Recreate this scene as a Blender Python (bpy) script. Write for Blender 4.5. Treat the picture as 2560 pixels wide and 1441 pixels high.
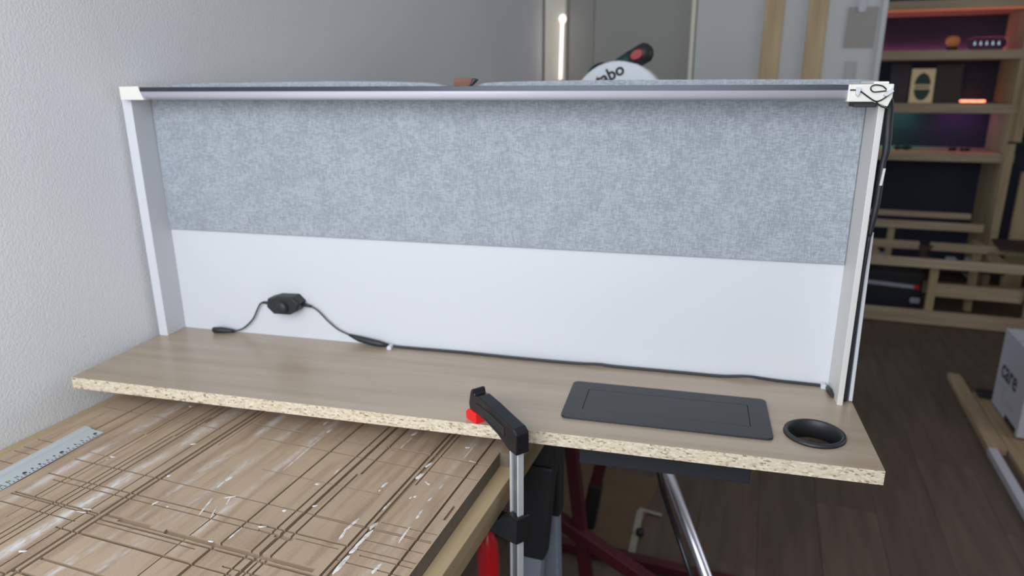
import bpy, bmesh, math, random
from mathutils import Vector, Matrix
random.seed(7)
S = bpy.context.scene
COL = S.collection
for o in list(bpy.data.objects): bpy.data.objects.remove(o)

# ------------------------------------------------------------------ camera, light, exposure
cam_d = bpy.data.cameras.new('camera'); cam = bpy.data.objects.new('camera', cam_d); COL.objects.link(cam)
FW = Vector((-0.32461803, 0.90228707, -0.2837273)); RT = Vector((0.94135139, 0.33740375, -0.00403412)); UP = Vector((-0.09209072, 0.26839663, 0.95889652))
M = Matrix((RT, UP, -FW)).transposed().to_4x4(); M.translation = Vector((1.02358128, -0.74268723, 1.42633838))
cam.matrix_world = M
cam_d.sensor_width = 36; cam_d.lens = 1753.25/2560*36; cam_d.clip_start = .02
cam_d.dof.use_dof = True; cam_d.dof.focus_distance = .72; cam_d.dof.aperture_fstop = 5.6
S.camera = cam
w = bpy.data.worlds.new('world'); S.world = w; w.use_nodes = True
bg = w.node_tree.nodes['Background']; bg.inputs[0].default_value = (.75, .85, 1, 1); bg.inputs[1].default_value = .6

def area(name, loc, rot, sx, sy, power, col):
    d = bpy.data.lights.new(name, 'AREA'); d.shape = 'RECTANGLE'; d.size = sx; d.size_y = sy; d.energy = power; d.color = col
    o = bpy.data.objects.new(name, d); COL.objects.link(o); o.location = loc; o.rotation_euler = rot; return o
# daylight through the window in the wall behind the camera
area('window_daylight', (.68, -1.42, 1.74), (math.radians(76), 0, math.radians(0)), 1.25, 1.35, 36, (.90, .95, 1))
area('added_side_fill', (3.22, 1.35, 1.65), (0, math.radians(84), 0), 1.25, 1.45, 6.5, (.95, .97, 1))  # added fill to brighten the background and far left wall, no known source
S.view_settings.view_transform = 'Standard'; S.view_settings.look = 'None'
S.view_settings.exposure = 0.0; S.view_settings.gamma = 1; S.view_settings.use_curve_mapping = False

TH = math.radians(5.6); ZT = .97
RO = Matrix.Rotation(TH, 3, 'Z')
def O2W(p): return RO @ Vector(p) + Vector((0, 0, ZT))

# ------------------------------------------------------------------ materials
def mat(name, col, rough=.6, metal=0, spec=.5, noise=None, bump=None, emit=None, coord='Object', rand=0):
    """noise = (scale, (sx,sy,sz), colour2, detail, lo, hi); bump = (scale, (sx,sy,sz), strength, distance)"""
    m = bpy.data.materials.new(name); m.use_nodes = True; nt = m.node_tree; N = nt.nodes; Lk = nt.links
    b = N['Principled BSDF']; b.inputs['Roughness'].default_value = rough; b.inputs['Metallic'].default_value = metal
    b.inputs['Specular IOR Level'].default_value = spec; b.inputs['Base Color'].default_value = (*col, 1)
    def tex(scale, st, detail=4):
        tc = N.new('ShaderNodeTexCoord'); mp = N.new('ShaderNodeMapping'); mp.inputs['Scale'].default_value = st
        Lk.new(tc.outputs[coord], mp.inputs[0]); nz = N.new('ShaderNodeTexNoise'); nz.inputs['Scale'].default_value = scale
        nz.inputs['Detail'].default_value = detail; Lk.new(mp.outputs[0], nz.inputs['Vector']); return nz
    last = None
    if noise:
        nz = tex(noise[0], noise[1], noise[3] if len(noise) > 3 else 4); r = N.new('ShaderNodeMapRange')
        r.inputs[1].default_value = noise[4] if len(noise) > 4 else .3; r.inputs[2].default_value = noise[5] if len(noise) > 5 else .7
        Lk.new(nz.outputs[0], r.inputs[0]); mx = N.new('ShaderNodeMixRGB'); Lk.new(r.outputs[0], mx.inputs[0])
        mx.inputs[1].default_value = (*col, 1); mx.inputs[2].default_value = (*noise[2], 1); last = mx.outputs[0]
    if rand:
        oi = N.new('ShaderNodeObjectInfo'); r = N.new('ShaderNodeMapRange'); r.inputs[3].default_value = 1-rand; r.inputs[4].default_value = 1+rand
        Lk.new(oi.outputs['Random'], r.inputs[0]); mx = N.new('ShaderNodeMixRGB'); mx.blend_type = 'MULTIPLY'; mx.inputs[0].default_value = 1
        if last: Lk.new(last, mx.inputs[1])
        else: mx.inputs[1].default_value = (*col, 1)
        Lk.new(r.outputs[0], mx.inputs[2]); last = mx.outputs[0]
    if last: Lk.new(last, b.inputs['Base Color'])
    if bump:
        nz = tex(bump[0], bump[1]); bp = N.new('ShaderNodeBump'); bp.inputs['Strength'].default_value = bump[2]; bp.inputs['Distance'].default_value = bump[3]
        Lk.new(nz.outputs[0], bp.inputs['Height']); Lk.new(bp.outputs[0], b.inputs['Normal'])
    if emit:
        b.inputs['Emission Color'].default_value = (*emit[0], 1); b.inputs['Emission Strength'].default_value = emit[1]
    return m

def wood(name, c1, c2, st, scale=6, rough=.55, rand=0):
    m = mat(name, c1, rough, noise=(scale, st, c2, 6, .32, .68), bump=(scale*4, st, .12, .001), rand=rand, spec=.35); return m

M_ = {}
M_['wall'] = mat('textured wall paint', (.73, .735, .755), .85, noise=(2.2, (1, 1, 1), (.69, .695, .71)), bump=(270, (1, 1, .8), .45, .002), spec=.2)
M_['ceil'] = mat('ceiling paint', (.82, .82, .82), .9)
M_['plain'] = mat('plain wall paint', (.62, .60, .57), .9)
M_['navy'] = mat('navy wall paint', (.040, .044, .075), .8, noise=(3, (1, 1, 1), (.046, .048, .078)))
M_['panel_dark'] = mat('grey door paint', (.36, .355, .33), .7, noise=(1.2, (1, 1, 1), (.33, .325, .31)))
M_['panel_mid'] = mat('grey panel paint', (.60, .61, .61), .7, noise=(1.2, (1, 1, 1), (.57, .58, .58)))
M_['cream'] = mat('cream trim paint', (.80, .77, .67), .6)
M_['floorw'] = mat('dark laminate', (.112, .080, .062), .55, noise=(5, (5, .5, 1), (.160, .118, .092), 6, .35, .72), rand=.1, spec=.3)
M_['floorb'] = mat('floor joint', (.03, .024, .02), .9)
M_['white'] = mat('white melamine', (.605, .62, .655), .38, bump=(400, (1, 1, 1), .03, .0005), spec=.4)
M_['pwhite'] = mat('cream printed plastic', (.74, .72, .67), .5)
M_['pwhite2'] = mat('warm white melamine', (.62, .605, .575), .45)
M_['fabric'] = None
M_['board'] = wood('oak laminate', (.41, .325, .238), (.335, .258, .182), (.45, 9, 9), 5, .30)
M_['board'].node_tree.nodes['Principled BSDF'].inputs['Specular IOR Level'].default_value = .75
M_['pale'] = wood('pale spruce', (.50, .38, .24), (.40, .29, .17), (1, 1, 1), 5, .7)
M_['palez'] = wood('spruce upright', (.60, .47, .29), (.46, .34, .19), (9, 9, .7), 4, .7, .06)
M_['palex'] = wood('spruce rail', (.58, .46, .32), (.46, .35, .23), (.7, 9, 9), 4, .7, .1)
M_['paley'] = wood('spruce plank', (.44, .33, .21), (.33, .23, .13), (9, .7, 9), 4, .7, .12)
M_['frame'] = wood('oiled frame timber', (.47, .36, .22), (.38, .28, .16), (14, 1, 14), 5, .6)
M_['black'] = mat('black plastic', (.017, .018, .021), .5, bump=(600, (1, 1, 1), .08, .0004))
M_['blackm'] = mat('matt black socket plastic', (.022, .024, .029), .42, spec=.4)
M_['blackg'] = mat('glossy black', (.012, .012, .014), .18)
M_['chrome'] = mat('polished pole', (.85, .85, .93), .3, 1)
M_['steel'] = mat('clamp bar steel', (.30, .32, .34), .35, .7, noise=(30, (4, 4, .4), (.26, .28, .30)))
M_['steelb'] = mat('bright bar flange', (.78, .81, .85), .35, .5)
M_['alu'] = mat('ruler aluminium', (.50, .54, .55), .5, .25, noise=(50, (6, .3, 1), (.45, .49, .50)))
M_['anod'] = mat('dark anodised profile', (.035, .042, .055), .35, .3)
M_['diff'] = mat('milky diffuser', (.53, .51, .58), .35)
M_['red'] = mat('red plastic', (.55, .008, .015), .35)
M_['dred'] = mat('deep red trigger', (.34, .022, .03), .5)
M_['redpad'] = mat('bright red pad', (.75, .012, .015), .45)
M_['redm'] = mat('dark red steel', (.085, .008, .014), .5, noise=(20, (1, 1, 1), (.07, .007, .012)))
M_['greyp'] = mat('blue grey plastic', (.30, .34, .42), .5)
M_['ink'] = mat('dark print', (.02, .02, .023), .7)
M_['paint'] = mat('dried white filler', (.66, .645, .62), .8, noise=(160, (1, 1, 1), (.40, .34, .28), 3, .45, .7))
M_['cardb'] = mat('cardboard', (.17, .115, .065), .9, noise=(8, (1, 1, 1), (.14, .095, .055)))
M_['tape'] = mat('pale tape', (.36, .33, .27), .6)
M_['carton'] = mat('white carton', (.56, .55, .61), .7)
M_['cartonink'] = mat('grey blue print', (.22, .23, .33), .7)
M_['rust'] = mat('red brown wood', (.20, .075, .045), .6, noise=(60, (1, 4, 4), (.16, .06, .035)))
M_['green'] = mat('dark green plastic', (.010, .045, .035), .5)
M_['guard'] = mat('white saw guard', (.70, .74, .80), .4)
M_['gold'] = mat('cream label', (.70, .55, .33), .5, emit=((1, .78, .45), .10))  # faint glow in the material makes the label look lit
M_['dgreen'] = mat('green label print', (.025, .07, .045), .5)
M_['dpic'] = mat('dark olive print', (.035, .028, .014), .4, noise=(9, (1, 1, 1), (.05, .02, .012)))
M_['dpic2'] = mat('dark red print', (.04, .016, .018), .4, noise=(6, (1, 1, 1), (.05, .045, .06)))
M_['dframe'] = mat('dark frame', (.03, .028, .02), .4)
M_['dwood'] = mat('dark brown board', (.06, .035, .026), .6, noise=(5, (1, 1, 1), (.05, .03, .022)))
M_['paper'] = mat('grey paper', (.36, .34, .32), .8)
M_['paper2'] = mat('pale paper', (.47, .46, .45), .8)
M_['slit'] = mat('lit door edge', (.9, .8, .76), .5, emit=((1, .86, .80), 1.5))  # glow put into the material for the bright door frame edge
M_['ledp'] = mat('pink led', (.5, .2, .3), .5, emit=((1, .24, .42), 9))
M_['ledo'] = mat('orange led', (.5, .2, .1), .5, emit=((1, .16, .05), .28))
M_['ledhot'] = mat('bright orange led', (.5, .2, .1), .5, emit=((1, .25, .14), 3.2))
M_['ledg'] = mat('green led', (.1, .5, .3), .5, emit=((.20, .8, .55), 18))
M_['ledv'] = mat('violet led', (.4, .1, .5), .5, emit=((.72, .16, .75), 12))
M_['amber'] = mat('amber glass', (.5, .2, .07), .2, emit=((1, .33, .14), .10))
M_['tubelit'] = mat('lit digit', (.5, .7, .8), .3, emit=((.62, .85, 1), .9))
M_['tubehalo'] = mat('teal digit backing', (.02, .09, .10), .3)
M_['label'] = mat('pale equipment label', (.45, .45, .52), .6)

def glass():
    m = bpy.data.materials.new('clear glass'); m.use_nodes = True; b = m.node_tree.nodes['Principled BSDF']
    b.inputs['Base Color'].default_value = (.8, .85, .85, 1); b.inputs['Roughness'].default_value = .05
    b.inputs['Transmission Weight'].default_value = 1; b.inputs['IOR'].default_value = 1.03; return m
M_['glass'] = glass()

def fabric():
    m = mat('grey melange fabric', (.40, .43, .47), .95, spec=.1); nt = m.node_tree; N = nt.nodes; Lk = nt.links; b = N['Principled BSDF']
    tc = N.new('ShaderNodeTexCoord'); outs = []
    for sc, st in ((900, (1, 1, .14)), (900, (.14, 1, 1)), (30, (1, 1, 1))):
        mp = N.new('ShaderNodeMapping'); mp.inputs['Scale'].default_value = st; Lk.new(tc.outputs['Object'], mp.inputs[0])
        nz = N.new('ShaderNodeTexNoise'); nz.inputs['Scale'].default_value = sc; nz.inputs['Detail'].default_value = 3; Lk.new(mp.outputs[0], nz.inputs['Vector']); outs.append(nz.outputs[0])
    a = N.new('ShaderNodeMath'); Lk.new(outs[0], a.inputs[0]); Lk.new(outs[1], a.inputs[1])
    a2 = N.new('ShaderNodeMath'); a2.operation = 'MULTIPLY_ADD'; a2.inputs[1].default_value = .35; Lk.new(outs[2], a2.inputs[0]); Lk.new(a.outputs[0], a2.inputs[2])
    cr = N.new('ShaderNodeValToRGB'); e = cr.color_ramp.elements
    e[0].position = .30; e[0].color = (.265, .29, .325, 1); e[1].position = .75; e[1].color = (.40, .43, .47, 1)
    mr = N.new('ShaderNodeMapRange'); mr.inputs[1].default_value = .8; mr.inputs[2].default_value = 1.55; Lk.new(a2.outputs[0], mr.inputs[0]); Lk.new(mr.outputs[0], cr.inputs[0])
    Lk.new(cr.outputs[0], b.inputs['Base Color'])
    bp = N.new('ShaderNodeBump'); bp.inputs['Strength'].default_value = .35; bp.inputs['Distance'].default_value = .001; Lk.new(a.outputs[0], bp.inputs['Height']); Lk.new(bp.outputs[0], b.inputs['Normal'])
    return m
M_['fabric'] = fabric()

def chip():
    m = mat('raw particle board', (.62, .53, .38), .9, spec=.1); nt = m.node_tree; N = nt.nodes; Lk = nt.links; b = N['Principled BSDF']
    tc = N.new('ShaderNodeTexCoord'); mp = N.new('ShaderNodeMapping'); mp.inputs['Scale'].default_value = (.55, 1, 1.2); Lk.new(tc.outputs['Object'], mp.inputs[0])
    v = N.new('ShaderNodeTexVoronoi'); v.inputs['Scale'].default_value = 440; Lk.new(mp.outputs[0], v.inputs['Vector'])
    sep = N.new('ShaderNodeSeparateColor'); Lk.new(v.outputs['Color'], sep.inputs[0])
    cr = N.new('ShaderNodeValToRGB'); e = cr.color_ramp.elements; e[0].position = 0; e[0].color = (.26, .19, .12, 1); e[1].position = 1; e[1].color = (.70, .635, .52, 1)
    for p, c in ((.08, (.43, .34, .23, 1)), (.22, (.56, .48, .36, 1)), (.6, (.62, .53, .395, 1)), (.85, (.66, .59, .47, 1))):
        x = e.new(p); x.color = c
    Lk.new(sep.outputs[0], cr.inputs[0]); Lk.new(cr.outputs[0], b.inputs['Base Color'])
    bp = N.new('ShaderNodeBump'); bp.inputs['Strength'].default_value = .5; bp.inputs['Distance'].default_value = .001; Lk.new(sep.outputs[1], bp.inputs['Height']); Lk.new(bp.outputs[0], b.inputs['Normal'])
    return m
M_['chip'] = chip()

def mdf():
    m = mat('worn mdf', (.29, .21, .15), .8, spec=.25); nt = m.node_tree; N = nt.nodes; Lk = nt.links; b = N['Principled BSDF']
    tc = N.new('ShaderNodeTexCoord')
    def nz(sc, st, d=5):
        mp = N.new('ShaderNodeMapping'); mp.inputs['Scale'].default_value = st; Lk.new(tc.outputs['Object'], mp.inputs[0])
        n = N.new('ShaderNodeTexNoise'); n.inputs['Scale'].default_value = sc; n.inputs['Detail'].default_value = d; Lk.new(mp.outputs[0], n.inputs['Vector']); return n.outputs[0]
    def rng(i, a, c):
        r = N.new('ShaderNodeMapRange'); r.inputs[1].default_value = a; r.inputs[2].default_value = c; Lk.new(i, r.inputs[0]); return r.outputs[0]
    def mix(f, c1, c2):
        x = N.new('ShaderNodeMixRGB'); Lk.new(f, x.inputs[0])
        if isinstance(c1, tuple): x.inputs[1].default_value = (*c1, 1)
        else: Lk.new(c1, x.inputs[1])
        x.inputs[2].default_value = (*c2, 1); return x.outputs[0]
    def mul(a, c):
        x = N.new('ShaderNodeMath'); x.operation = 'MULTIPLY'; Lk.new(a, x.inputs[0])
        if isinstance(c, (int, float)): x.inputs[1].default_value = c
        else: Lk.new(c, x.inputs[1])
        return x.outputs[0]
    base = mix(rng(nz(6, (1, 1, 1)), .3, .7), (.44, .325, .23), (.35, .255, .175))
    base = mix(mul(rng(nz(7, (9, 1, 1)), .46, .68), .8), base, (.245, .16, .105))
    base = mix(mul(rng(nz(500, (1, 1, 1), 2), .4, .65), .25), base, (.48, .38, .29))
    # chalky streaks left by filler along the table, at their own places
    sp = N.new('ShaderNodeSeparateXYZ'); Lk.new(tc.outputs['Object'], sp.inputs[0])
    for x0, wd, amt in ((.250, .013, 1.0), (.150, .012, .8), (.335, .010, .9), (.428, .008, .6), (.378, .012, .5), (.655, .006, .3)):
        d = N.new('ShaderNodeMath'); d.operation = 'SUBTRACT'; Lk.new(sp.outputs[0], d.inputs[0]); d.inputs[1].default_value = x0
        d.inputs[1].default_value = x0-.35; a = N.new('ShaderNodeMath'); a.operation = 'ABSOLUTE'; Lk.new(d.outputs[0], a.inputs[0])
        r = N.new('ShaderNodeMapRange'); r.inputs[1].default_value = wd; r.inputs[2].default_value = 0; Lk.new(a.outputs[0], r.inputs[0])
        f = mul(mul(r.outputs[0], rng(nz(7+x0*20, (3, 1, 1)), .36, .56)), rng(nz(120, (2, .7, 1), 3), .25, .6))
        base = mix(mul(f, amt), base, (.62, .60, .58))
    Lk.new(base, b.inputs['Base Color']); return m
M_['mdf'] = mdf()
M_['mdfedge'] = mat('mdf cut edge', (.17, .135, .10), .9, noise=(90, (1, 1, 1), (.14, .11, .08)))

# ------------------------------------------------------------------ mesh helpers
class MB:
    def __init__(s): s.v = []; s.f = []; s.mi = []; s.sm = []
    def add(s, vs, fs, mi=0, smooth=False):
        b = len(s.v); s.v += [Vector(p) for p in vs]
        for f in fs: s.f.append([b+i for i in f]); s.mi.append(mi); s.sm.append(smooth)
        return s
    def box(s, x0, x1, y0, y1, z0, z1, mi=0):
        return s.add([(x, y, z) for z in (z0, z1) for y in (y0, y1) for x in (x0, x1)],
                     [(0, 2, 3, 1), (4, 5, 7, 6), (0, 1, 5, 4), (2, 6, 7, 3), (0, 4, 6, 2), (1, 3, 7, 5)], mi)
    def hexa(s, b4, t4, mi=0):
        return s.add(list(b4)+list(t4), [(3, 2, 1, 0), (4, 5, 6, 7), (0, 1, 5, 4), (1, 2, 6, 5), (2, 3, 7, 6), (3, 0, 4, 7)], mi)
    def prism(s, poly, fn, h0, h1, mi=0, smooth=False):
        """2-D outline (counter-clockwise) carried by fn(a, b, h) from h0 to h1"""
        n = len(poly); vs = [fn(a, b, h0) for a, b in poly]+[fn(a, b, h1) for a, b in poly]
        s.add(vs, [list(range(n))[::-1], list(range(n, 2*n))], mi)
        return s.add(vs, [(i, (i+1) % n, n+(i+1) % n, n+i) for i in range(n)], mi, smooth)
    def tube(s, pts, r, n=10, mi=0, cap=True):
        pts = [Vector(p) for p in pts]; m = len(pts); rs = r if isinstance(r, (list, tuple)) else [r]*m
        t0 = (pts[1]-pts[0]).normalized(); up = Vector((0, 0, 1)) if abs(t0.z) < .9 else Vector((1, 0, 0)); nrm = (up-t0*up.dot(t0)).normalized(); vs = []
        for i, p in enumerate(pts):
            t = (pts[min(i+1, m-1)]-pts[max(i-1, 0)]).normalized(); nrm = (nrm-t*nrm.dot(t)).normalized(); bi = t.cross(nrm)
            vs += [p+(nrm*math.cos(2*math.pi*k/n)+bi*math.sin(2*math.pi*k/n))*rs[i] for k in range(n)]
        s.add(vs, [(i*n+k, i*n+(k+1) % n, (i+1)*n+(k+1) % n, (i+1)*n+k) for i in range(m-1) for k in range(n)], mi, True)
        if cap: s.add(vs[:n]+vs[-n:], [list(range(n))[::-1], list(range(n, 2*n))], mi)
        return s
    def lathe(s, prof, c, n=32, mi=0, axis='z'):
        vs = []; m = len(prof)
        for r, h in prof:
            for k in range(n):
                a = 2*math.pi*k/n; x, y = r*math.cos(a), r*math.sin(a)
                vs.append(Vector(c)+(Vector((x, y, h)) if axis == 'z' else Vector((x, h, y)) if axis == 'y' else Vector((h, x, y))))
        fl = (axis == 'y')
        return s.add(vs, [((i*n+k, (i+1)*n+k, (i+1)*n+(k+1) % n, i*n+(k+1) % n) if fl else (i*n+k, i*n+(k+1) % n, (i+1)*n+(k+1) % n, (i+1)*n+k)) for i in range(m-1) for k in range(n)], mi, True)
    def mesh(s, name, mats, off=(0, 0, 0)):
        me = bpy.data.meshes.new(name); off = Vector(off); me.from_pydata([p-off for p in s.v], [], s.f)
        for i, p in enumerate(me.polygons): p.material_index = s.mi[i]; p.use_smooth = s.sm[i]
        for m in (mats if isinstance(mats, (list, tuple)) else [mats]): me.materials.append(M_[m] if isinstance(m, str) else m)
        bm = bmesh.new(); bm.from_mesh(me); bmesh.ops.remove_doubles(bm, verts=bm.verts, dist=1e-6); bmesh.ops.recalc_face_normals(bm, faces=bm.faces); bm.to_mesh(me); bm.free()
        return me
    def part(s, name, mats, parent, bev=0, label=None, kind=None):
        o = bpy.data.objects.new(name, s.mesh(name, mats, parent.get('_o', (0, 0, 0)))); COL.objects.link(o); o.parent = parent
        if '_o' in parent: o['_o'] = parent['_o']; o.location = (0, 0, 0)
        if bev: bevel(o, bev)
        if label: o['label'] = label
        if kind: o['kind'] = kind
        return o
    def solo(s, name, mats, label=None, cat=None, group=None, frame='W', loc=None, bev=0, kind=None):
        if loc is None:
            xs = [p.x for p in s.v]; ys = [p.y for p in s.v]; zs = [p.z for p in s.v]; loc = ((min(xs)+max(xs))/2, (min(ys)+max(ys))/2, min(zs))
        o = bpy.data.objects.new(name, s.mesh(name, mats, loc)); COL.objects.link(o); place(o, loc, frame); tag(o, label, cat, group, kind)
        o['_o'] = tuple(loc)
        if bev: bevel(o, bev)
        return o
def bevel(o, wd, seg=2):
    m = o.modifiers.new('bevel', 'BEVEL'); m.width = wd; m.segments = seg; m.limit_method = 'ANGLE'; m.angle_limit = math.radians(40); m.harden_normals = False
def place(o, loc, frame):
    if frame == 'O': o.location = O2W(loc); o.rotation_euler = (0, 0, TH)
    else: o.location = loc
def tag(o, label=None, cat=None, group=None, kind=None):
    for k, v in (('label', label), ('category', cat), ('group', group), ('kind', kind)):
        if v: o[k] = v
def thing(name, label, cat, loc=(0, 0, 0), frame='W', group=None):
    o = bpy.data.objects.new(name, None); o.empty_display_size = .05; COL.objects.link(o); place(o, loc, frame); tag(o, label, cat, group); o['_o'] = tuple(loc); return o
def spline(pts, n=8):
    pts = [Vector(p) for p in pts]; q = [pts[0]*2-pts[1]]+pts+[pts[-1]*2-pts[-2]]; out = []
    for i in range(1, len(q)-2):
        a, b, c, d = q[i-1], q[i], q[i+1], q[i+2]
        for k in range(n):
            t = k/n; out.append(.5*((2*b)+(c-a)*t+(2*a-5*b+4*c-d)*t*t+(3*b-a-3*c+d)*t**3))
    return out+[pts[-1]]
def rrect(x0, x1, y0, y1, r, n=6):
    out = []
    for cx, cy, a0 in ((x1-r, y1-r, 0), (x0+r, y1-r, 90), (x0+r, y0+r, 180), (x1-r, y0+r, 270)):
        for k in range(n+1): a = math.radians(a0+90*k/n); out.append((cx+r*math.cos(a), cy+r*math.sin(a)))
    return out
def XY(a, b, h): return (a, b, h)
def XZ(a, b, h): return (a, h, b)
def YZ(a, b, h): return (h, a, b)
def text_mesh(body, size, extrude=.0003, bold=0):
    c = bpy.data.curves.new('t', 'FONT'); c.body = body; c.size = size; c.extrude = extrude; c.resolution_u = 3; c.offset = bold; c.align_x = 'CENTER'; c.align_y = 'CENTER'
    o = bpy.data.objects.new('t', c); COL.objects.link(o); dg = bpy.context.evaluated_depsgraph_get()
    me = bpy.data.meshes.new_from_object(o.evaluated_get(dg)); bpy.data.objects.remove(o); return me
def text_part(name, body, size, matw, parent, material, offset=0):
    me = text_mesh(body, size, .0003, offset); me.materials.clear(); me.materials.append(M_[material]); me.transform(matw); me.transform(Matrix.Translation(-Vector(parent.get('_o', (0, 0, 0)))))
    o = bpy.data.objects.new(name, me); COL.objects.link(o); o.parent = parent; return o
def plate_with_holes(outer, holes, z0, z1, mi_top=0, mi_side=1):
    """flat board with cut-outs: returns an MB"""
    bm = bmesh.new(); rings = []
    for loop in [outer]+holes:
        vs = [bm.verts.new((x, y, z1)) for x, y in loop]; rings.append(vs)
        for i in range(len(vs)): bm.edges.new((vs[i], vs[(i+1) % len(vs)]))
    bmesh.ops.triangle_fill(bm, edges=bm.edges[:], use_beauty=True); bm.verts.index_update()
    top = [v.co.copy() for v in bm.verts]; fs = [[v.index for v in f.verts] for f in bm.faces]; ring_i = [[v.index for v in r] for r in rings]; bm.free()
    n = len(top); mb = MB(); mb.add(top+[Vector((p.x, p.y, z0)) for p in top], fs+[[n+i for i in f[::-1]] for f in fs], mi_top)
    b = len(mb.v); mb.v += [p.copy() for p in top]+[Vector((p.x, p.y, z0)) for p in top]
    for r in ring_i:
        for i in range(len(r)):
            a, c = r[i], r[(i+1) % len(r)]; mb.f.append([b+a, b+c, b+n+c, b+n+a]); mb.mi.append(mi_side); mb.sm.append(False)
    return mb
def circle(cx, cy, r, n=40): return [(cx+r*math.cos(2*math.pi*k/n), cy+r*math.sin(2*math.pi*k/n)) for k in range(n)]

# ------------------------------------------------------------------ the room
XL, XR, YF, YB, H = -.031, 3.3, -1.5, 5.25, 2.55
fl = MB().box(XL-.1, XR+.1, YF-.1, YB+.1, -.12, -.012).solo('floor', 'floorb', kind='structure')
pm = MB().box(-.0945, .0945, -.6495, .6495, -.012, 0).mesh('plank', 'floorw')
i = 0
x = XL+.095
while x < XR:
    y = YF+.3-(.43*i % 1.3)
    while y < YB+.6:
        o = bpy.data.objects.new('plank', pm); COL.objects.link(o); o.parent = fl; o.location = Vector((x, y, 0))-fl.location; y += 1.3
    x += .19; i += 1
MB().box(XL-.12, XL, YF, 2.72, 0, H).solo('wall_left', 'wall', kind='structure')
MB().box(XL-.12, XR+.12, YF-.1, YB+.1, H, H+.1).solo('ceiling', 'ceil', kind='structure')
wr = MB(); wr.box(XR, XR+.12, YF, .6, 0, H); wr.box(XR, XR+.12, 2.1, YB, 0, H); wr.box(XR, XR+.12, .6, 2.1, 0, 1.0); wr.box(XR, XR+.12, .6, 2.1, 2.3, H); wr.solo('wall_right', 'plain', kind='structure')
wn = MB()
for a in ((.6, .65, 1.0, 2.3), (2.05, 2.1, 1.0, 2.3), (.65, 2.05, 1.0, 1.05), (.65, 2.05, 2.25, 2.3), (1.325, 1.375, 1.05, 2.25)): wn.box(XR+.04, XR+.1, a[0], a[1], a[2], a[3])
wn.solo('added_window', 'white', kind='structure')  # unseen window frame added to go with the side fill light
MB().box(XL-.12, XR, YB, YB+.12, 0, H).solo('wall_far', 'navy', kind='structure')
# wall behind the camera with the window opening
wf = MB(); wf.box(XL-.12, .0, YF-.12, YF, 0, H); wf.box(1.35, XR+.12, YF-.12, YF, 0, H); wf.box(.0, 1.35, YF-.12, YF, 0, .95); wf.box(.0, 1.35, YF-.12, YF, 2.46, H)
wf.solo('wall_front', 'plain', kind='structure')
wn = MB()
for a in ((.0, .05, .95, 2.46), (1.3, 1.35, .95, 2.46), (.05, 1.3, .95, 1.0), (.05, 1.3, 2.41, 2.46), (.65, .70, 1.0, 2.41)): wn.box(a[0], a[1], YF-.1, YF-.04, a[2], a[3])
wn.solo('window_1', 'white', kind='structure')
# partition with the grey door at the end of the left wall
PY = 2.70
MB().box(XL, 1.42, PY, PY+.10, 0, H).solo('wall_back', 'panel_mid', kind='structure')
MB().box(-.022, .080, 2.63, PY, 0, H).solo('trim_1', 'cream', kind='structure', bev=.006)
MB().box(.086, .208, 2.672, PY, 0, H).solo('trim_2', 'panel_dark', kind='structure')
dr = MB().box(.214, .652, 2.655, PY, .01, 2.3).solo('door_1', 'panel_dark', kind='structure')
MB().box(.655, .672, 2.62, PY, 0, H).solo('trim_3', 'cream', kind='structure', bev=.004)
MB().box(.676, 1.425, 2.66, PY, 0, H).solo('panel_board', 'panel_mid', kind='structure')
MB().box(1.410, 1.432, 2.645, PY+.1, 0, H).solo('trim_4', 'panel_mid', kind='structure', bev=.003)
for x0, x1, l in ((.957, 1.036, 'pale wooden batten on the grey wall, left one of two'), (1.132, 1.208, 'pale wooden batten on the grey wall, right one beside the paper sheet')):
    MB().box(x0, x1, 2.638, 2.66, 0, H).solo('wall_batten', 'palez', l, 'batten', 'upright battens on the grey wall', bev=.002)
t = thing('paper_sheet', 'square grey paper sheet hung on the grey wall by a white clip', 'paper', (1.34, 2.655, 1.55))
MB().hexa([(1.283, 2.654, 1.553), (1.396, 2.654, 1.551), (1.396, 2.66, 1.551), (1.283, 2.66, 1.553)], [(1.288, 2.650, 1.712), (1.397, 2.650, 1.711), (1.397, 2.656, 1.711), (1.288, 2.656, 1.712)]).part('sheet', 'paper', t)
cl = MB(); cl.prism(rrect(1.322, 1.352, 1.690, 1.742, .012), XZ, 2.642, 2.650); cl.part('clip', 'carton', t)
MB().box(1.305, 1.345, 2.652, 2.66, 1.40, 1.499).solo('paper_strip', 'paper2', 'narrow pale paper strip on the grey wall below the paper sheet', 'paper')
t = thing('door_edge_glow', 'slender glowing white tube standing in for the lit door edge beside the cream trim', 'lamp', (.074, 2.60, 0))  # added upright whose glow stands in for the lit edge of the door frame
MB().tube([(.074, 2.60, .012), (.074, 2.60, 1.43)], .008).part('pole', 'rust', t)  # part of the added door edge upright
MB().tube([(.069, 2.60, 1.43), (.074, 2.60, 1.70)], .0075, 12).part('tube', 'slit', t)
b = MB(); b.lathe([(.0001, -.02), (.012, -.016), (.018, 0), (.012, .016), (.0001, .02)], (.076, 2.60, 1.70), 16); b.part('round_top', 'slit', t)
MB().lathe([(.0001, 0), (.07, 0), (.07, .012), (.0001, .015)], (.074, 2.60, 0), 24).part('base', 'black', t)

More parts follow.
